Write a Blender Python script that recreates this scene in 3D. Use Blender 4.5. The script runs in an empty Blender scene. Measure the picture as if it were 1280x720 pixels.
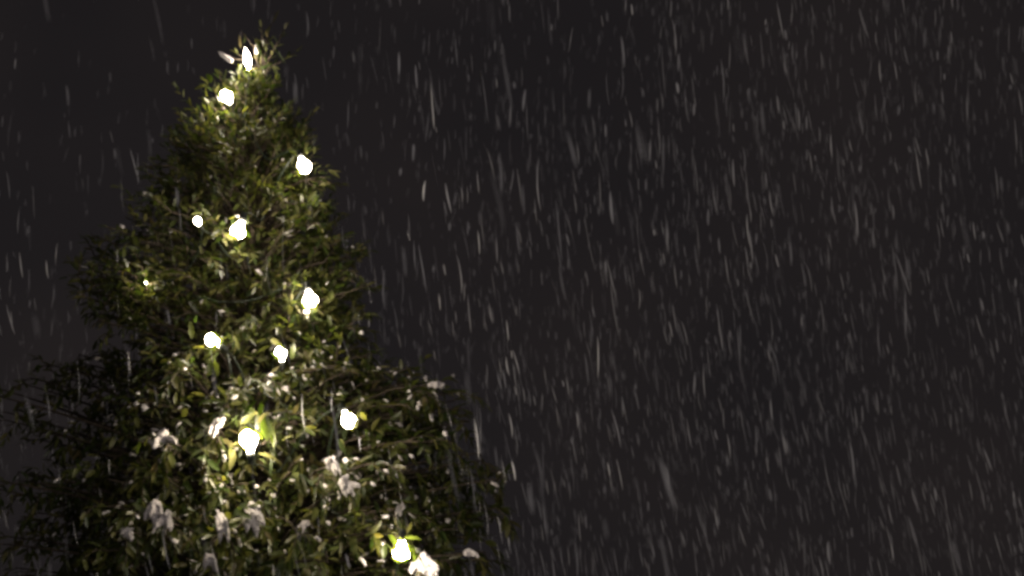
import bpy, bmesh, math, random
import numpy as np
from mathutils import Vector, Matrix

random.seed(7)
rng = np.random.default_rng(11)
S = bpy.context.scene
COL = S.collection

# ------------------------------------------------------------------ camera
F_MM, SENSOR, DIST, PITCH, CAM_Z = 67.5, 36.0, 6.0, math.radians(11.0), 1.5
cam_d = bpy.data.cameras.new('camera')
cam = bpy.data.objects.new('camera', cam_d); COL.objects.link(cam)
cam.location = (0, 0, CAM_Z)
cam.rotation_euler = (math.pi / 2 + PITCH, 0, 0)
cam_d.lens = F_MM; cam_d.sensor_width = SENSOR
cam_d.clip_start = 0.05; cam_d.clip_end = 3000
cam_d.dof.use_dof = True
cam_d.dof.focus_distance = 5.75
cam_d.dof.aperture_fstop = 3.6
S.camera = cam

def at(px, py, Y):
    """photo pixel (1280x720) -> world point at distance Y along the ground"""
    u = (px - 640) / 1280 * SENSOR / F_MM
    v = (360 - py) / 1280 * SENSOR / F_MM
    dy = math.cos(PITCH) - v * math.sin(PITCH)
    dz = math.sin(PITCH) + v * math.cos(PITCH)
    t = Y / dy
    return Vector((u * t, Y, CAM_Z + dz * t))

# ------------------------------------------------------------------ helpers
def tag(o, label, cat=None, group=None, kind=None):
    o['label'] = label
    if cat: o['category'] = cat
    if group: o['group'] = group
    if kind: o['kind'] = kind
    return o

def link_mesh(name, verts, faces, mat, parent=None, smooth=False):
    me = bpy.data.meshes.new(name)
    me.from_pydata(verts, [], faces)
    me.update()
    if smooth:
        me.polygons.foreach_set('use_smooth', [True] * len(me.polygons))
    me.materials.append(mat)
    o = bpy.data.objects.new(name, me); COL.objects.link(o)
    if parent: o.parent = parent
    return o

def link_np(name, co, tris_quads, mat, parent=None, smooth=False):
    """co (n,3); tris_quads: list of integer arrays (m,k)"""
    me = bpy.data.meshes.new(name)
    me.vertices.add(len(co))
    me.vertices.foreach_set('co', np.asarray(co, dtype=np.float32).ravel())
    loops = np.concatenate([f.ravel() for f in tris_quads]).astype(np.int32)
    tot = np.concatenate([np.full(len(f), f.shape[1]) for f in tris_quads]).astype(np.int32)
    start = np.concatenate([[0], np.cumsum(tot)[:-1]]).astype(np.int32)
    me.loops.add(len(loops)); me.loops.foreach_set('vertex_index', loops)
    me.polygons.add(len(tot))
    me.polygons.foreach_set('loop_start', start)
    me.polygons.foreach_set('loop_total', tot)
    if smooth:
        me.polygons.foreach_set('use_smooth', np.ones(len(tot), dtype=bool))
    me.update(calc_edges=True); me.validate()
    me.materials.append(mat)
    o = bpy.data.objects.new(name, me); COL.objects.link(o)
    if parent: o.parent = parent
    return o

class Tubes:
    """collects tapered tubes into one mesh"""
    def __init__(self): self.v = []; self.f = []
    def add(self, pts, radii, n=6):
        pts = [Vector(p) for p in pts]
        base = len(self.v)
        up = Vector((0.31, 0.17, 0.93))
        for i, p in enumerate(pts):
            d = (pts[min(i + 1, len(pts) - 1)] - pts[max(i - 1, 0)]).normalized()
            s = d.cross(up)
            if s.length < 1e-3: s = d.cross(Vector((1, 0, 0)))
            s.normalize(); w = s.cross(d)
            for k in range(n):
                a = 2 * math.pi * k / n
                self.v.append(p + (s * math.cos(a) + w * math.sin(a)) * radii[i])
        for i in range(len(pts) - 1):
            for k in range(n):
                a = base + i * n + k; b = base + i * n + (k + 1) % n
                self.f.append((a, b, b + n, a + n))
        self.f.append(tuple(base + k for k in reversed(range(n))))
        e = base + (len(pts) - 1) * n
        self.f.append(tuple(e + k for k in range(n)))
    def build(self, name, mat, parent=None):
        return link_mesh(name, self.v, self.f, mat, parent, smooth=True)

# ------------------------------------------------------------------ materials
def new_mat(name):
    m = bpy.data.materials.new(name); m.use_nodes = True
    nt = m.node_tree
    for n in list(nt.nodes): nt.nodes.remove(n)
    out = nt.nodes.new('ShaderNodeOutputMaterial')
    return m, nt, out

def leaf_material():
    m, nt, out = new_mat('evergreen_leaf')
    geo = nt.nodes.new('ShaderNodeNewGeometry')
    ramp = nt.nodes.new('ShaderNodeValToRGB')
    ramp.color_ramp.interpolation = 'LINEAR'
    e = ramp.color_ramp.elements
    e[0].position = 0.0; e[0].color = (0.026, 0.045, 0.010, 1)
    e[1].position = 1.0; e[1].color = (0.110, 0.085, 0.040, 1)
    for p, c in ((0.35, (0.050, 0.066, 0.020)), (0.7, (0.088, 0.098, 0.032)), (0.97, (0.120, 0.115, 0.045))):
        x = e.new(p); x.color = (*c, 1)
    nt.links.new(geo.outputs['Random Per Island'], ramp.inputs['Fac'])
    tex = nt.nodes.new('ShaderNodeTexNoise'); tex.inputs['Scale'].default_value = 60
    mul = nt.nodes.new('ShaderNodeMix'); mul.data_type = 'RGBA'; mul.blend_type = 'MULTIPLY'
    mul.inputs['Factor'].default_value = 0.6
    nt.links.new(ramp.outputs['Color'], mul.inputs[6])
    nt.links.new(tex.outputs['Fac'], mul.inputs[7])
    gain = nt.nodes.new('ShaderNodeMix'); gain.data_type = 'RGBA'; gain.blend_type = 'MULTIPLY'
    gain.inputs['Factor'].default_value = 1.0; gain.inputs[7].default_value = (1.32, 1.27, 1.12, 1)
    nt.links.new(mul.outputs[2], gain.inputs[6])
    p = nt.nodes.new('ShaderNodeBsdfPrincipled')
    p.inputs['Roughness'].default_value = 0.38
    p.inputs['Specular IOR Level'].default_value = 0.5
    nt.links.new(gain.outputs[2], p.inputs['Base Color'])
    tr = nt.nodes.new('ShaderNodeBsdfTranslucent')
    tc = nt.nodes.new('ShaderNodeMix'); tc.data_type = 'RGBA'; tc.blend_type = 'MULTIPLY'
    tc.inputs['Factor'].default_value = 1.0; tc.inputs[7].default_value = (2.6, 2.9, 1.0, 1)
    nt.links.new(gain.outputs[2], tc.inputs[6]); nt.links.new(tc.outputs[2], tr.inputs['Color'])
    mx = nt.nodes.new('ShaderNodeMixShader'); mx.inputs[0].default_value = 0.3
    nt.links.new(p.outputs[0], mx.inputs[1]); nt.links.new(tr.outputs[0], mx.inputs[2])
    nt.links.new(mx.outputs[0], out.inputs['Surface'])
    return m

def simple(name, c1, c2, rough, scale=20, bump=0.0, bscale=60):
    m, nt, out = new_mat(name)
    t = nt.nodes.new('ShaderNodeTexNoise'); t.inputs['Scale'].default_value = scale
    t.inputs['Detail'].default_value = 6
    r = nt.nodes.new('ShaderNodeValToRGB')
    r.color_ramp.elements[0].position = 0.3; r.color_ramp.elements[0].color = (*c1, 1)
    r.color_ramp.elements[1].position = 0.7; r.color_ramp.elements[1].color = (*c2, 1)
    nt.links.new(t.outputs['Fac'], r.inputs['Fac'])
    p = nt.nodes.new('ShaderNodeBsdfPrincipled'); p.inputs['Roughness'].default_value = rough
    nt.links.new(r.outputs['Color'], p.inputs['Base Color'])
    if bump:
        b = nt.nodes.new('ShaderNodeTexNoise'); b.inputs['Scale'].default_value = bscale
        bp = nt.nodes.new('ShaderNodeBump'); bp.inputs['Strength'].default_value = bump
        bp.inputs['Distance'].default_value = 0.01
        nt.links.new(b.outputs['Fac'], bp.inputs['Height']); nt.links.new(bp.outputs[0], p.inputs['Normal'])
    nt.links.new(p.outputs[0], out.inputs['Surface'])
    return m

M_LEAF = leaf_material()
M_BARK = simple('bark', (0.035, 0.026, 0.018), (0.075, 0.055, 0.036), 0.85, 30, 0.8, 90)
M_SNOW = simple('wet_snow_light_tint', (0.58, 0.54, 0.53), (0.72, 0.68, 0.67), 0.6, 25, 0.5, 120)  # greyish pink of the light on the snow is mixed into its colour
M_FLAKE = simple('snowflake', (0.74, 0.74, 0.75), (0.84, 0.84, 0.85), 0.8, 5)
M_GROUND = simple('snow_ground', (0.68, 0.68, 0.70), (0.80, 0.80, 0.82), 0.7, 0.8, 0.6, 6)
M_CORD = simple('dark_green_cable', (0.010, 0.018, 0.010), (0.016, 0.026, 0.014), 0.5, 40)
M_SOCKET = simple('socket_plastic', (0.012, 0.016, 0.012), (0.02, 0.026, 0.02), 0.45, 40)

def glow(name, col, strength):
    m, nt, out = new_mat(name)
    e = nt.nodes.new('ShaderNodeEmission')
    e.inputs['Color'].default_value = (*col, 1); e.inputs['Strength'].default_value = strength
    nt.links.new(e.outputs[0], out.inputs['Surface'])
    return m
M_GLOW = glow('lit_bulb_glass', (1.0, 0.86, 0.70), 115.0)
M_GLOW_HOT = glow('brighter_lit_bulb_glass', (1.0, 0.85, 0.64), 330.0)

M_GLOW_TIP = glow('slim_lit_bulb_glass', (1.0, 0.86, 0.70), 170.0)

# ------------------------------------------------------------------ world and faint lamp light
w = bpy.data.worlds.new('World'); S.world = w; w.use_nodes = True
nt = w.node_tree
for n in list(nt.nodes): nt.nodes.remove(n)
wo = nt.nodes.new('ShaderNodeOutputWorld')
SUN_EL, SUN_AZ = math.radians(24), math.radians(152)      # from behind and right of the camera
sky = nt.nodes.new('ShaderNodeTexSky'); sky.sky_type = 'NISHITA'; sky.sun_disc = False
sky.sun_elevation = SUN_EL; sky.sun_rotation = SUN_AZ
b1 = nt.nodes.new('ShaderNodeBackground'); b1.inputs['Strength'].default_value = 0.00004
nt.links.new(sky.outputs[0], b1.inputs['Color'])
tc = nt.nodes.new('ShaderNodeTexCoord')
nz = nt.nodes.new('ShaderNodeTexNoise'); nz.inputs['Scale'].default_value = 7.0; nz.inputs['Detail'].default_value = 2
rp = nt.nodes.new('ShaderNodeValToRGB')
rp.color_ramp.elements[0].position = 0.35; rp.color_ramp.elements[0].color = (0.0114, 0.0098, 0.0105, 1)
rp.color_ramp.elements[1].position = 0.70; rp.color_ramp.elements[1].color = (0.0154, 0.0126, 0.0127, 1)
nt.links.new(tc.outputs['Generated'], nz.inputs['Vector'])
nt.links.new(nz.outputs['Fac'], rp.inputs['Fac'])
b2 = nt.nodes.new('ShaderNodeBackground'); b2.inputs['Strength'].default_value = 1.0
nt.links.new(rp.outputs[0], b2.inputs['Color'])
ad = nt.nodes.new('ShaderNodeAddShader')
nt.links.new(b1.outputs[0], ad.inputs[0]); nt.links.new(b2.outputs[0], ad.inputs[1])
nt.links.new(ad.outputs[0], wo.inputs['Surface'])

sd = bpy.data.lights.new('faint_street_light', 'SUN'); sd.energy = 0.42; sd.angle = math.radians(4)
sd.color = (1.0, 0.90, 0.86)
so = bpy.data.objects.new('faint_street_light', sd); COL.objects.link(so)
sdir = Vector((math.sin(SUN_AZ) * math.cos(SUN_EL), math.cos(SUN_AZ) * math.cos(SUN_EL), math.sin(SUN_EL)))
so.rotation_euler = sdir.to_track_quat('Z', 'Y').to_euler()
so.location = sdir * 20

# ------------------------------------------------------------------ ground
gv, gf = [], []
N = 60
def gh(x, y): return 0.05 * math.sin(x * 1.3 + 0.4) * math.cos(y * 0.9) + 0.03 * math.sin(x * 3.1 + y * 2.3)
ax = [math.copysign(abs(t) ** 3 * 900, t) for t in np.linspace(-1, 1, N)]
for y in ax:
    for x in ax:
        fall = max(0.0, 1 - math.hypot(x, y) / 60)
        gv.append((x, y + 6, gh(x, y) * fall))
for j in range(N - 1):
    for i in range(N - 1):
        a = j * N + i; gf.append((a, a + 1, a + N + 1, a + N))
tag(link_mesh('ground', gv, gf, M_GROUND, smooth=True), 'snow covered ground under the tree', None, None, 'structure')

# ------------------------------------------------------------------ the tree
TY = 6.0
X0 = at(313, 380, TY).x
RIGHT = [(30, 318), (60, 328), (95, 342), (130, 356), (165, 394), (190, 408), (240, 408), (300, 446), (350, 444), (430, 440), (455, 452),
         (470, 515), (490, 562), (540, 582), (600, 622), (660, 612), (720, 615), (850, 660), (1000, 700), (1250, 690)]
LEFT = [(30, 308), (60, 303), (95, 290), (130, 255), (155, 218), (220, 188), (270, 165), (290, 110), (310, 82), (345, 92), (385, 122),
        (420, 125), (440, 90), (470, 40), (560, -20), (720, -50), (850, -70), (1000, -90), (1250, -80)]
Zs = lambda py: at(640, py, TY).z
zr = np.array([Zs(p) for p, _ in RIGHT])[::-1]; rr = np.array([at(x, p, TY).x - X0 for p, x in RIGHT])[::-1]
zl = np.array([Zs(p) for p, _ in LEFT])[::-1]; rl = np.array([X0 - at(x, p, TY).x for p, x in LEFT])[::-1]
Z_TOP = Zs(40)
def radius(z, az):
    """reach of the crown at height z towards azimuth az (0 = right, pi = left)"""
    r_, l_ = np.interp(z, zr, rr), np.interp(z, zl, rl)
    c = math.cos(az)
    mean = 0.5 * (min(r_, 1.0) + min(l_, 0.75 * l_ + 0.25 * r_))
    return mean + (r_ - mean) * c ** 2 if c > 0 else mean + (l_ - mean) * c ** 2

def setback(z, az, R):
    """the lower left of the crown is pushed away from the camera, into shade"""
    c = max(0.0, -math.cos(az)); k = min(1.0, max(0.0, (Zs(330) - z) / 0.4))
    return Vector((0, 1.35 * c ** 1.5 * k * R, 0))  # crown shaped so that its front keeps the bulbs' light off this side

tree = bpy.data.objects.new('evergreen_tree', None); COL.objects.link(tree)
tree.location = (X0, TY, 0)
tag(tree, 'dark evergreen tree with pointed top, white lights and snow on its lower branches', 'tree')

wood = Tubes()
tp, trd = [], []
for k in range(24):
    t = k / 23; z = t * (Z_TOP - 0.10)
    tp.append((0.02 * math.sin(z * 2.1), 0.02 * math.cos(z * 1.7), z)); trd.append(0.075 * (1 - t) ** 0.8 + 0.004)
wood.add(tp, trd, 10)

# leaves, gathered as arrays
LB, LD, LN, LL, LW = [], [], [], [], []        # base, direction, normal, length, width
leader = []                                     # leaf indices of the leading shoot are kept apart
def rv(s=1.0): return Vector(rng.normal(0, s, 3))
def leaf(p, d, n, L, W):
    LB.append(p); LD.append(d); LN.append(n); LL.append(L); LW.append(W)
def shoot(p0, d0, length, droop, Ls, step=0.0125, outward=Vector((0, 0, 1)), tube=True):
    n = max(3, int(length / step)); p = Vector(p0); d = Vector(d0).normalized(); pts = [p.copy()]
    g = Vector((0, 0, -1)); ang = rng.uniform(0, 6.28)
    for i in range(n):
        d = (d + g * (droop / n) + rv(0.03)).normalized()
        p = p + d * step
        pts.append(p.copy())
        t = i / n
        s = d.cross(Vector((0, 0, 1)) if abs(d.z) < 0.9 else Vector((1, 0, 0))).normalized(); u = s.cross(d)
        ang += 2.4
        side = s * math.cos(ang) + u * math.sin(ang) * 0.6
        spread = 0.95 - 0.45 * t
        ld = (d * (1 - 0.35 * spread) + side * spread + g * (0.22 * droop) + rv(0.14)).normalized()
        nn = (Vector((0, 0, 1)) + outward * 0.5 + rv(0.45)); nn = (nn - ld * nn.dot(ld)).normalized()
        L = Ls * rng.uniform(0.65, 1.2) * (1 - 0.3 * t)
        leaf(p, ld, nn, L, L * rng.uniform(0.20, 0.33) * (1.0 + 16.0 * max(0.0, Ls - 0.036)))
    leaf(p, d, Vector((0, 0, 1)), Ls * 0.8, Ls * 0.2)
    if tube: wood.add(pts[::3] + [pts[-1]], [0.0022] * (len(pts[::3]) + 1), 4)

GA = 2.399963
nb = 330
UP = Vector((0, 0, 1))
for i in range(nb):
    t = (i + 0.5) / nb
    z_t = 0.35 + (Z_TOP - 0.20 - 0.35) * (1 - (1 - t) ** 1.25)      # tip height
    az = i * GA + rng.normal(0, 0.15)
    seen = z_t > 1.55
    hf = max(0.0, min(1.0, (z_t - 1.7) / (Z_TOP - 1.7)))
    R = radius(z_t, az) * (rng.uniform(0.74, 1.04) if rng.random() < 0.8 else rng.uniform(0.45, 0.7))
    R = max(0.03, R - 0.06 * hf)
    out = Vector((math.cos(az), math.sin(az), 0))
    rise = (0.10 + 0.75 * hf) * R * rng.uniform(0.4, 1.7)
    z0 = max(0.15, z_t - rise)
    p0 = Vector((0, 0, z0)); p2 = out * R + Vector((0, 0, z_t)) + setback(z_t, az, R)
    p1 = out * R * 0.55 + setback(z_t, az, R) * 0.5 + Vector((0, 0, z0 + rise * (1.0 - 0.15 * hf) + 0.06 * R))
    pts = [p0 * (1 - s) ** 2 + p1 * 2 * s * (1 - s) + p2 * s * s for s in np.linspace(0, 1, 9)]
    wood.add(pts, [max(0.0024, (0.011 * R + 0.003) * (1 - s * 0.85)) for s in np.linspace(0, 1, 9)], 5)
    droop = 1.7 * (1 - hf) ** 1.2 - 0.15
    Ls = 0.036 + 0.021 * (1 - hf)
    ntw = int((5 + 14 * R) * (1.0 if seen else 0.6))
    for k in range(ntw):
        s = 1 - 0.8 * (k / ntw) ** 0.9
        q = p0 * (1 - s) ** 2 + p1 * 2 * s * (1 - s) + p2 * s * s
        tan = ((p1 - p0) * (1 - s) + (p2 - p1) * s).normalized()
        sd_ = out.cross(UP) * (1 if k % 2 else -1)
        d = (tan * rng.uniform(0.2, 1.0) + sd_ * rng.uniform(0.2, 0.95) * (0 if k == 0 else 1) + UP * (0.15 + 0.75 * hf + rng.normal(0, 0.3)) + rv(0.25)).normalized()
        ln = rng.uniform(0.06, 0.16) * (0.7 + 0.3 * R) * (1 - 0.35 * hf ** 3)
        shoot(q, d, ln, droop * rng.uniform(0.4, 1.3), Ls, 0.0125 if seen else 0.022, out, tube=(k % 2 == 0))

# side shoots that close the gaps between the boughs
for i in range(1500):
    z_t = 1.45 + (Z_TOP - 0.24 - 1.45) * (1 - (1 - rng.random()) ** 0.62)
    az = rng.uniform(0, 2 * math.pi)
    hf = max(0.0, min(1.0, (z_t - 1.7) / (Z_TOP - 1.7)))
    out = Vector((math.cos(az), math.sin(az), 0))
    R = max(0.02, radius(z_t, az) * rng.uniform(0.35, 0.92) - 0.05 * hf)
    q = out * R + UP * z_t + setback(z_t, az, R)
    wood.add([q - out * min(0.22, R * 0.8) - UP * (0.05 + 0.1 * hf), q - out * min(0.1, R * .4) - UP * 0.01, q], [0.003, 0.0024, 0.002], 4)
    d = (out * rng.uniform(0.1, 1) + UP * (rng.normal(0, 0.4) + 0.8 * hf) + rv(0.45)).normalized()
    shoot(q, d, rng.uniform(0.06, 0.15), (1.9 * (1 - hf) ** 1.2 - 0.15) * rng.uniform(0.4, 1.3), 0.036 + 0.021 * (1 - hf), 0.0130, out, tube=False)

# boughs that make the shoulders of the outline
OUTLINE = [(480, 472), (510, 468), (545, 482), (566, 500), (578, 528), (600, 566), (628, 588), (622, 636), (606, 690), (590, 720), (545, 525), (560, 600), (520, 500), (500, 540), (530, 580), (580, 650),
           (80, 322), (100, 302), (122, 330), (150, 312), (96, 350), (140, 372), (165, 335), (112, 380),
           (206, 152), (190, 205), (195, 242), (182, 224), (228, 140), (215, 180),
           (398, 198), (410, 252), (440, 322), (455, 372), (460, 428), (452, 304), (372, 145), (430, 282), (442, 400), (448, 350)]
BACK_LEFT = [(32, 468), (8, 515), (22, 590), (4, 670), (62, 452), (50, 540), (40, 640), (92, 436), (-10, 600), (75, 600), (20, 710), (-15, 480)]   # dim boughs on the far side, lower left
for (px, py) in OUTLINE + BACK_LEFT:
    for rep_ in range(2):
        up_ = max(0.0, min(1.0, (520 - py) / 420))          # shoots near the top grow upwards past the bough's end
        tip = at(px + (313 - px) * 0.16 * up_, py + 10 * rep_ + 34 * up_, TY + rng.uniform(-0.16, 0.16) + (0.5 if (px, py) in BACK_LEFT else 0)) - Vector((X0, TY, 0))
        hf = max(0.0, min(1.0, (tip.z - 1.7) / (Z_TOP - 1.7)))
        hor = Vector((tip.x, tip.y, 0)); out = hor.normalized()
        root = Vector((0, 0, tip.z - hor.length * (0.15 + 0.5 * hf)))
        mid = (root + tip) * 0.5 + UP * 0.05
        pts = [root * (1 - s) ** 2 + mid * 2 * s * (1 - s) + tip * s * s for s in np.linspace(0, 1, 9)]
        wood.add(pts, [0.009 * (1 - 0.8 * s) + 0.0005 for s in np.linspace(0, 1, 9)], 5)
        for k in range(9):
            s = 1 - 0.055 * k
            q = root * (1 - s) ** 2 + mid * 2 * s * (1 - s) + tip * s * s
            d = (out * rng.uniform(0.0, 0.7) + out.cross(UP) * rng.uniform(-0.7, 0.7) + UP * (rng.normal(0.0, 0.35) + 0.7 * hf) + rv(0.2)).normalized()
            shoot(q, d, rng.uniform(0.05, 0.11), (1.7 * (1 - hf) - 0.1) * rng.uniform(0.5, 1.2), 0.036 + 0.021 * (1 - hf), 0.0125, out, tube=(k % 2 == 0))

# upright sprigs around the tip
nmain = len(LB)
top = Vector(tp[-1])
for (dx, dz, ln) in ((0.10, 1, 0.15), (-0.35, 1, 0.10), (0.55, 0.8, 0.16), (0.25, 0.9, 0.12), (-0.1, 1, 0.09), (0.8, 0.5, 0.13), (-0.8, 0.5, 0.11), (0.0, 1, 0.1)):
    shoot(top + Vector((0, 0, -0.03)), Vector((dx, rng.uniform(-0.5, 0.2), dz)), ln, -0.05, 0.045, 0.016, Vector((0, -1, 0)))

# ------------------------------------------------------------------ bulbs (positions read off the photograph, on the front of the crown)
def surf(px, py, k=0.95):
    """point on the camera side of the crown surface seen at a pixel"""
    Y = TY - 0.3
    for _ in range(8):
        p = at(px, py, Y); x = p.x - X0
        best = 0.05
        for a in np.linspace(math.pi, 2 * math.pi, 41):
            r = radius(p.z, a)
            if abs(r * math.cos(a) - x) < 0.06: best = max(best, -r * math.sin(a))
        Y = 0.5 * Y + 0.5 * (TY - best * k)
    return at(px, py, Y)

BULBS = [  # px, py, radius, tilt, hot, depth factor, label
    (283, 120, .020, 0.5, 0, 1.0, 'topmost round lit bulb on the tree, left of its tip'),
    (380, 208, .0225, -0.3, 0, 1.0, 'lit bulb at the right edge of the narrow upper crown'),
    (298, 289, .0235, 0.2, 0, 1.0, 'large lit bulb in the middle of the upper crown, below the topmost round bulb'),
    (388, 376, .0235, -0.2, 0, 1.0, 'lit bulb at the right of the crown halfway up the tree'),
    (265, 425, .0195, 0.9, 0, 1.0, 'lit bulb at the left in the mid crown pair, above a snowy tuft'),
    (351, 441, .0175, 0.1, 0, 1.0, 'small round lit bulb at the right in the mid crown pair'),
    (436, 526, .0215, -0.4, 0, 1.0, 'lit bulb on the right side of the lower crown where the tree widens'),
    (311, 549, .0255, 0.1, 1, 1.0, 'brightest lit bulb, making the leaves around it glow yellow green'),
    (502, 691, .025, 0.0, 0, 1.0, 'lowest lit bulb at the bottom right, beside a bright snowy tuft'),
    (247, 276, .011, 0.4, 0, 0.93, 'tiny lit bulb half hidden by leaves left of the large upper bulb'),
    (184, 352, .009, 0.4, 0, 0.30, 'lit bulb buried in leaves at the left shoulder of the tree'),
]
def lathe(profile, n=20):
    v, f = [], []
    for (r, z) in profile:
        for k in range(n):
            a = 2 * math.pi * k / n; v.append((r * math.cos(a), r * math.sin(a), z))
    for i in range(len(profile) - 1):
        for k in range(n):
            a = i * n + k; b = i * n + (k + 1) % n
            f.append((a, b, b + n, a + n))
    f.append(tuple(reversed(range(n)))); m = (len(profile) - 1) * n
    f.append(tuple(m + k for k in range(n)))
    return v, f
def globe_profile(r):
    pr = [(0.36 * r, 0.0), (0.42 * r, 0.25 * r), (0.56 * r, 0.55 * r)]
    for a in np.linspace(-0.75, math.pi / 2 - 0.08, 11):
        pr.append((r * math.cos(a), 1.5 * r + r * math.sin(a)))
    return pr
def flame_profile(r):
    return [(0.16 * r, 0), (0.38 * r, 0.6 * r), (0.72 * r, 1.5 * r), (0.97 * r, 2.5 * r), (1.0 * r, 3.1 * r), (0.8 * r, 4.2 * r), (0.5 * r, 5.2 * r), (0.22 * r, 6.0 * r), (0.03 * r, 6.5 * r)]
SOCK = lambda r: [(0.30 * r, -1.5 * r), (0.46 * r, -1.45 * r), (0.48 * r, -0.7 * r), (0.55 * r, -0.65 * r), (0.55 * r, -0.3 * r), (0.42 * r, -0.25 * r), (0.40 * r, -0.004 * r)]

bulb_pts = []
def make_bulb(px, py, r, tilt, hot, k, label, flame=False):
    r *= 1.0 if flame else 0.92
    c = surf(px, py, k)
    # the tree's own reach already bounds it; sit just outside the leaf tips
    e = bpy.data.objects.new('light_bulb', None); COL.objects.link(e)
    if flame:
        ax = Vector((-0.18, -0.25, 1)).normalized(); prof = flame_profile(r); off = 3.2 * r
    else:
        ax = Vector((-math.sin(tilt), -0.22, math.cos(tilt) * (1 if px % 2 else -1) * 0.8)).normalized(); prof = globe_profile(r); off = 1.45 * r
    e.location = c - ax * off
    e.rotation_mode = 'QUATERNION'; e.rotation_quaternion = Vector((0, 0, 1)).rotation_difference(ax)
    v, f = lathe(prof); link_mesh('bulb_glass', v, f, (M_GLOW, M_GLOW_HOT, M_GLOW_TIP)[hot], e, smooth=True)
    v, f = lathe(SOCK(r * (0.42 if flame else 1)), 14); link_mesh('socket', v, f, M_SOCKET, e, smooth=False)
    tag(e, label, 'light bulb', 'white light bulbs lit on the evergreen tree')
    bulb_pts.append((c, r, k, c - ax * (off + 1.5 * r)))
for b in BULBS: make_bulb(*b)
make_bulb(309, 74, .0105, 0, 2, 1.0, 'slim pointed lit bulb at the very tip of the tree', flame=True)

# the cable that links them, wound round the crown from tip to bottom
order = [11, 0, 1, 2, 9, 10, 3, 5, 4, 7, 6, 8]
cp = []
for a, b in zip(order[:-1], order[1:]):
    A, B = bulb_pts[a][3], bulb_pts[b][3]
    n = 10
    for i in range(n):
        t = i / n; p = A.lerp(B, t)
        ang = math.atan2(p.y - TY, p.x - X0); rr_ = math.hypot(p.y - TY, p.x - X0)
        want = radius(p.z, ang) * 0.66
        k = math.sin(math.pi * t)
        q = rr_ * (1 - k) + want * k
        cp.append(Vector((X0 + q * math.cos(ang), TY + q * math.sin(ang), p.z - 0.07 * k + 0.012 * math.sin(9 * t))))
cp.append(bulb_pts[order[-1]][3])
last = cp[-1]
for t in np.linspace(0.1, 1, 14):
    ang = math.atan2(last.y - TY, last.x - X0) + 1.6 * t; z = last.z * (1 - t) + 0.2 * t
    cp.append(Vector((X0 + radius(z, ang) * 0.8 * math.cos(ang), TY + radius(z, ang) * 0.8 * math.sin(ang), z)))
tb = Tubes(); tb.add(cp, [0.0024] * len(cp), 6)
tag(tb.build('light_cable', M_CORD), 'thin dark green cable linking the lit bulbs down the tree', 'cable')

# leaves that crowd round each bulb
EXTRA0 = len(LB)
def near_leaf(p, d, L, W, n=None):
    n = n or (Vector((0, -0.6, 0.8)) + rv(0.5)); d = d.normalized(); n = (n - d * n.dot(d)).normalized()
    leaf(p - Vector((X0, TY, 0)), d, n, L, W)
for bi, (c, r, k, _) in enumerate(bulb_pts):
    if r < 0.012: continue
    for j in range(16 if bi == 7 else 6):
        a = rng.uniform(0, 6.28); rad = Vector((math.cos(a), rng.uniform(-0.1, 0.9), math.sin(a))).normalized()
        d = (rad * rng.uniform(-0.2, 0.8) + rv(0.6) + Vector((0, 0, -0.35))).normalized()
        L = rng.uniform(0.03, 0.06)
        near_leaf(c + rad * (r + rng.uniform(0.03, 0.07)) , d, L, L * rng.uniform(0.25, 0.4))
for bi, (c, r, k, _) in enumerate(bulb_pts):      # a leaf or two hangs across the edge of each bulb
    if r < 0.015: continue
    vw = (cam.location - c).normalized(); sx = vw.cross(UP).normalized(); sy = sx.cross(vw)
    for j in range(3):
        a = rng.uniform(0, 6.28); rim = sx * math.cos(a) + sy * math.sin(a)
        d = (rim.cross(vw) * rng.choice([-1, 1]) + rim * rng.uniform(-0.1, 0.7) + vw * 0.2).normalized(); L = rng.uniform(0.025, 0.045)
        near_leaf(c + rim * (r * rng.uniform(0.95, 1.15)) + vw * (r * 0.9 + 0.015) - d * L * 0.5, d, L, L * 0.3, vw + rv(0.4))
ft = bulb_pts[11][0]
for (px, py, dx, dz, L, W) in ((300, 52, -0.1, 1, .05, .010), (306, 48, 0.15, 1, .04, .010), (322, 66, 0.2, 1, .035, .012), (340, 56, -0.55, 0.9, .07, .009),
                               (350, 70, 0.5, -0.9, .06, .009), (346, 92, 0.5, -0.8, .05, .012), (333, 82, 0.7, 0.4, .05, .014), (320, 92, 0.5, -0.8, .05, .012),
                               (300, 88, -0.2, -1, .05, .014), (345, 20, 0.35, 1, .05, .006), (335, 36, 0.4, 1, .05, .006), (286, 74, -0.75, 0.7, .05, .012), (316, 104, 0.4, 0.6, .05, .016), (306, 104, -0.4, 0.6, .05, .016)):
    d = Vector((dx, rng.uniform(-0.2, 0.1), dz)).normalized()
    near_leaf(at(px, py, ft.y + rng.uniform(0.015, 0.045)) - d * L * 0.5, d, L, W, Vector((0.3 if px < 309 else -0.3, -1, 0.2)))
twig_to = [(345, 14), (330, 48), (300, 38), (352, 78), (283, 72)]
for (px, py) in twig_to:
    e_ = at(px, py, ft.y + 0.012) - Vector((X0, TY, 0))
    wood.add([top - UP * 0.06, top.lerp(e_, 0.5) + rv(0.006), e_], [0.003, 0.0022, 0.0012], 4)
c = bulb_pts[10][0]; vw = (cam.location - c).normalized()
for j in range(9):
    d = (rv(0.5) + UP * -0.3).normalized(); L = rng.uniform(0.04, 0.06)
    near_leaf(c + vw * rng.uniform(0.03, 0.06) + rv(0.014) - d * L * 0.5, d, L, L * 0.36, vw + rv(0.5))
c8 = at(334, 552, bulb_pts[7][0].y + 0.012)
near_leaf(c8, Vector((-0.08, 0.05, 1)), 0.080, 0.036, Vector((0.2, -1, 0.1)))
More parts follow.
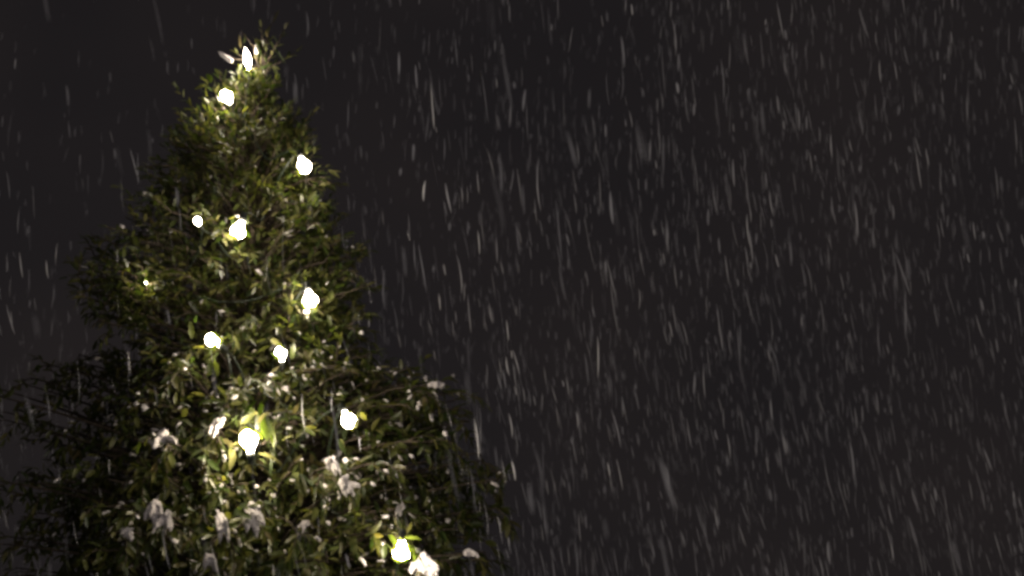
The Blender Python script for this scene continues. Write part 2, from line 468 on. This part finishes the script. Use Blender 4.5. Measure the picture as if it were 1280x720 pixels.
near_leaf(at(345, 560, bulb_pts[7][0].y + 0.03), Vector((-0.25, 0.1, 1)), 0.085, 0.022, Vector((0.5, -1, 0.1)))
near_leaf(at(322, 566, bulb_pts[7][0].y + 0.01), Vector((1, -0.1, -0.25)), 0.07, 0.022, Vector((0, -0.6, 1)))
near_leaf(at(293, 562, bulb_pts[7][0].y + 0.01), Vector((-0.2, 0, -1)), 0.06, 0.02, Vector((0.4, -1, 0)))
near_leaf(at(300, 530, bulb_pts[7][0].y + 0.02), Vector((0.5, 0, 0.4)), 0.05, 0.02, Vector((0, -1, -.4)))

# ------------------------------------------------------------------ clumps: where they hang, with a leafy twig under each
CLUMPS = [  # px, py, width px, height px, lobes, label
    (190, 640, 24, 34, 5, 'left half of the drooping snow tuft pair at the lower left of the tree'),
    (207, 654, 28, 34, 5, 'right half of the drooping snow tuft pair at the lower left of the tree'),
    (158, 666, 18, 24, 4, 'small snow tuft farthest left on the lower crown'),
    (208, 552, 38, 22, 4, 'faint arched snow tuft on the left side, left of the brightest bulb'),
    (269, 534, 22, 28, 4, 'bright snow tuft just upper left of the brightest bulb'),
    (281, 660, 22, 44, 4, 'narrow long snow tuft hanging below and left of the brightest bulb'),
    (320, 650, 30, 44, 6, 'largest drooping snow tuft straight below the brightest bulb'),
    (378, 659, 20, 18, 3, 'rounded snow tuft in the middle of the lower crown'),
    (417, 583, 24, 32, 4, 'grey snow tuft below the right hand lower bulb, upper of two'),
    (437, 611, 30, 28, 6, 'fringed snow tuft below the right hand lower bulb, lower of two'),
    (499, 637, 18, 20, 3, 'small snow tuft above the lowest bulb'),
    (534, 711, 36, 40, 7, 'brightly lit snow tuft right beside the lowest bulb'),
    (590, 694, 22, 16, 4, 'snow tuft at the lower right outer edge of the tree'),
    (543, 482, 28, 11, 3, 'flat snow tuft on the uppermost twigs of the right hand bough'),
    (265, 704, 22, 28, 4, 'snow tuft at the bottom edge, left of the largest snow tuft'),
    (321, 62, 8, 14, 1, 'tiny bright lump of snow at the tree tip, right of the slim bulb'),
    (282, 71, 9, 27, 1, 'small bright lump of snow on a leaf left of the tree tip'),
]
clump_at = []
for (px, py, *_r) in CLUMPS:
    c = surf(px, py, 0.92) if py > 100 else at(px, py, bulb_pts[11][0].y); clump_at.append(c)
    if py < 100: continue
    l = c - Vector((X0, TY, 0)); inw = Vector((-l.x, -l.y, 0)); inw = inw.normalized() * min(0.35, inw.length * 0.8)
    wood.add([l + inw - UP * 0.06, l + inw * 0.4 + UP * 0.0, l + UP * 0.004], [0.004, 0.003, 0.002], 5)
    for j in range(5):
        d = (-inw.normalized() * rng.uniform(0, 0.8) + rv(0.5) + UP * 0.1).normalized()
        shoot(l + inw * rng.uniform(0.0, 0.35) - UP * 0.012, d, rng.uniform(0.05, 0.12), 1.8, 0.05, 0.012, -inw.normalized(), tube=True)

# ------------------------------------------------------------------ leaf mesh
LB = np.array([tuple(p) for p in LB]); LD = np.array([tuple(p) for p in LD]); LN = np.array([tuple(p) for p in LN])
LL = np.array(LL); LW = np.array(LW)
keep = np.ones(len(LB), bool)
base_w = LB + np.array([X0, TY, 0])
camp = np.array([0, 0, CAM_Z])
for (c, r, k, _) in bulb_pts:
    c = np.array(c); mid = base_w + LD * LL[:, None] * 0.5
    d = np.linalg.norm(mid - c, axis=1)
    keep &= d > r + 0.010                       # the bulb pushes leaves aside
    if k >= 0.99:                               # bulbs hang at the outside of the crown: nothing grows over them
        axis = (camp - c) / np.linalg.norm(camp - c)
        for fr in (0.3, 0.7, 1.0):
            q = base_w + LD * (LL * fr)[:, None] - c
            along = q @ axis; perp = np.linalg.norm(q - along[:, None] * axis, axis=1)
            keep &= ~((along > 0) & (along < 0.5) & (perp < r * 0.62))
def leaf_mesh(name, sel, mat, parent):
    b, d, n, L, W = LB[sel], LD[sel], LN[sel], LL[sel][:, None], LW[sel][:, None]
    s = np.cross(n, d)
    curl = rng.uniform(0.02, 0.28, L.shape)
    def pt(u, v, h): return b + d * (L * u) + s * (W * v) + n * (W * h) - n * (L * curl * u * u)
    co = np.stack([pt(0, 0, 0), pt(.3, .45, .12), pt(.3, -.45, .12), pt(.33, 0, -.08), pt(.68, .40, .12), pt(.68, -.40, .12), pt(.7, 0, -.06), pt(1, 0, 0)], axis=1)
    m = len(b); o = (np.arange(m) * 8)[:, None]
    tri = np.concatenate([o + np.array([[0, 3, 1]]), o + np.array([[0, 2, 3]]), o + np.array([[4, 6, 7]]), o + np.array([[6, 5, 7]])])
    quad = np.concatenate([o + np.array([[1, 3, 6, 4]]), o + np.array([[3, 2, 5, 6]])])
    return link_np(name, co.reshape(-1, 3), [tri, quad], mat, parent, smooth=True)
leaf_mesh('crown', keep, M_LEAF, tree)
wood.build('trunk', M_BARK, tree)

# ------------------------------------------------------------------ snow on the leaves
bm = bmesh.new(); bmesh.ops.create_icosphere(bm, subdivisions=2, radius=1)
ICO_V = np.array([tuple(v.co) for v in bm.verts]); ICO_F = np.array([[v.index for v in f.verts] for f in bm.faces]); bm.free()
prob = np.clip((2.45 - LB[:, 2]) / 0.9, 0.015, 0.075) * np.where((LB[:, 0] < -0.42) | (LB[:, 0] > 0.62), 0.35, 1.0)
reach = np.hypot(LB[:, 0], LB[:, 1])
sel = np.where(keep & (LB[:, 2] > 1.3) & (rng.random(len(LB)) < prob) & (LN[:, 2] > 0.35))[0]
b, d, n = LB[sel], LD[sel], LN[sel]; s = np.cross(n, d)
L, W = LL[sel], LW[sel]
h = rng.uniform(0.002, 0.006, len(sel)); lw = W * rng.uniform(0.35, 0.6, len(sel)); ll = L * rng.uniform(0.08, 0.40, len(sel))
cen = b + d * (L * rng.uniform(0.3, 0.75, len(sel)))[:, None] + n * (h * 0.75)[:, None]
wob = 1 + 0.22 * rng.normal(0, 1, (len(sel), len(ICO_V), 1))
co = cen[:, None, :] + wob * (ICO_V[None, :, 0:1] * (d * ll[:, None])[:, None, :] + ICO_V[None, :, 1:2] * (s * lw[:, None])[:, None, :] + ICO_V[None, :, 2:3] * (n * h[:, None])[:, None, :])
fc = (np.arange(len(sel)) * len(ICO_V))[:, None, None] + ICO_F[None]
du = link_np('snow_dusting', co.reshape(-1, 3) , [fc.reshape(-1, 3)], M_SNOW, None, smooth=True)
du.location = (X0, TY, 0)
tag(du, 'thin scattered snow lying on the leaves of the evergreen tree', 'snow', None, 'stuff')

def make_clump(px, py, wpx, hpx, nl, label, c):
    sc = 3.2 / 1280 * (c - cam.location).length / 6.0
    Wd, Hd = wpx * sc, hpx * sc
    bm = bmesh.new()
    def blob(p, r, thick, axis, L):
        q = Vector((0, 0, 1)).rotation_difference(axis).to_matrix().to_4x4() @ Matrix.Rotation(rng.uniform(-0.7, 0.7), 4, 'Z')
        bmesh.ops.create_icosphere(bm, subdivisions=2, radius=1, matrix=Matrix.Translation(p) @ q @ Matrix.Diagonal((r, thick, L, 1)))
    if nl == 1:                                   # a sliver of snow along one leaf
        ax1 = Vector((0.78, -0.1, -0.62) if px < 300 else (0.15, -0.1, -1)).normalized()
        blob(Vector((0, 0, 0)), Wd * 0.30, Wd * 0.28, ax1, Hd * 0.5)
        blob(ax1 * Hd * 0.2, Wd * 0.42, Wd * 0.36, ax1, Hd * 0.25)
    apex = Vector((rng.uniform(-0.25, 0.25) * Wd, 0, Hd * 0.32))
    for i in range(nl if nl > 1 else 0):
        t = (i + 0.5) / nl - 0.5 + rng.normal(0, 0.06)
        end = Vector((t * Wd * 1.05, rng.uniform(-0.5, 0.15) * Wd, Hd * (-0.5 + 0.75 * rng.random() ** 1.5 * (0.4 + abs(t) * 1.4))))
        st = apex + Vector((t * Wd * 0.4, 0, rng.uniform(-0.12, 0.1) * Hd))
        axis = (end - st).normalized(); ln = max(0.010, (end - st).length)
        blob(st.lerp(end, 0.40), max(0.007, Wd * 0.17 * rng.uniform(0.8, 1.25)), max(0.005, Wd * 0.12), axis, ln * 0.52)
        blob(st.lerp(end, 0.78), max(0.0045, Wd * 0.10), 0.0042, (axis + Vector((0, 0, -0.9))).normalized(), ln * 0.24)
    for i in range(3 if nl > 1 else 0):
        blob(apex + rv(0.12 * Wd), Wd * rng.uniform(0.1, 0.18), Wd * 0.12, rv().normalized(), Wd * 0.14)
    me = bpy.data.meshes.new('snow_clump'); bm.to_mesh(me); bm.free()
    me.materials.append(M_SNOW)
    o = bpy.data.objects.new('snow_clump', me); COL.objects.link(o)
    o.location = c
    r = o.modifiers.new('Remesh', 'REMESH'); r.mode = 'VOXEL'; r.voxel_size = 0.0026; r.use_smooth_shade = True
    tx = bpy.data.textures.new('clump_noise', 'CLOUDS'); tx.noise_scale = 0.012
    dm = o.modifiers.new('Displace', 'DISPLACE'); dm.texture = tx; dm.strength = 0.009; dm.mid_level = 0.55
    dm.texture_coords = 'GLOBAL'
    tag(o, label, 'snow clump', 'clumps of snow caught on the tree')
for cdef, c in zip(CLUMPS, clump_at): make_clump(*cdef, c)

# ------------------------------------------------------------------ falling wet snow, solid slivers all through the air
nf = 35000
Y = 2.0 + (12.5 - 2.0) * rng.random(nf) ** (1 / 2.0)
halfw = 0.6 + Y * 0.42
X = rng.uniform(-1, 1, nf) * halfw
Zc = CAM_Z + Y * math.tan(PITCH)
Z = Zc + rng.uniform(-1, 1, nf) * (0.4 + Y * 0.24)
patches_and_light = np.sin(X * 1.9 + Z * 0.8) * np.sin(Z * 2.3 - X * 0.7 + Y * 0.5) * 0.35 + np.clip((X / Y + 0.04) * 2.6, -0.29, 0.30) - np.clip((Z - Zc) / Y * 1.6, -0.25, 0.25)  # random patches, plus denser flakes to the lower right in place of brighter light
ok = (Z > 0.1) & (rng.random(nf) < 0.55 + patches_and_light)
X, Y, Z = X[ok], Y[ok], Z[ok]; nf = len(X)
# the wind leans the fall more near the ground
v = (Zc[ok] - Z) / (Y * 0.15)                        # -1 .. 1 from top to bottom of a metre band at that distance
lean = np.radians(4 + 7 * np.clip((3.2 - Z) / 1.6, -0.6, 1.6) + rng.normal(0, 4.5, nf))
lean_y = np.radians(rng.normal(0, 10, nf))
D = np.stack([np.sin(lean), np.sin(lean_y) * 0.5, -np.cos(lean)], 1); D /= np.linalg.norm(D, axis=1)[:, None]
Ln = 0.5 * rng.lognormal(math.log(0.060), 0.40, nf)          # half length
Rd = 0.5 * rng.lognormal(math.log(0.00100), 0.70, nf)
A1 = np.cross(D, np.array([0, 1.0, 0.0])); A1 /= np.linalg.norm(A1, axis=1)[:, None]
A2 = np.cross(D, A1)
P = np.stack([X, Y, Z], 1)
rings = [(-1.0, 0.12), (-0.5, 0.8), (0.1, 1.0), (0.6, 0.75), (1.0, 0.12)]
K = 5
bend = rng.normal(0, 0.05, (nf, 1))
vs = []
for (t, rr_) in rings:
    for k in range(K):
        a = 2 * math.pi * k / K
        vs.append(P + D * (Ln * t)[:, None] + A1 * (bend * Ln[:, None] * t * t) + (A1 * math.cos(a) + A2 * math.sin(a)) * (Rd * rr_)[:, None])
co = np.stack(vs, 1)
nv = len(rings) * K
quads = []
for i in range(len(rings) - 1):
    for k in range(K):
        quads.append((i * K + k, i * K + (k + 1) % K, (i + 1) * K + (k + 1) % K, (i + 1) * K + k))
q = (np.arange(nf) * nv)[:, None, None] + np.array(quads)[None]
fs = link_np('falling_snow', co.reshape(-1, 3), [q.reshape(-1, 4)], M_FLAKE, None, smooth=True)
tag(fs, 'wet snow falling slantwise through the dark air around the tree', 'falling snow', None, 'stuff')

# ------------------------------------------------------------------ render settings
S.render.engine = 'CYCLES'
S.cycles.use_denoising = True
S.cycles.max_bounces = 5
S.cycles.filter_width = 3.2
S.cycles.sample_clamp_indirect = 4.0
S.view_settings.view_transform = 'Standard'
S.view_settings.look = 'None'
S.view_settings.exposure = 0.0
S.view_settings.gamma = 1.0
print('leaves', len(LB), 'flakes', nf, 'dust', len(sel))
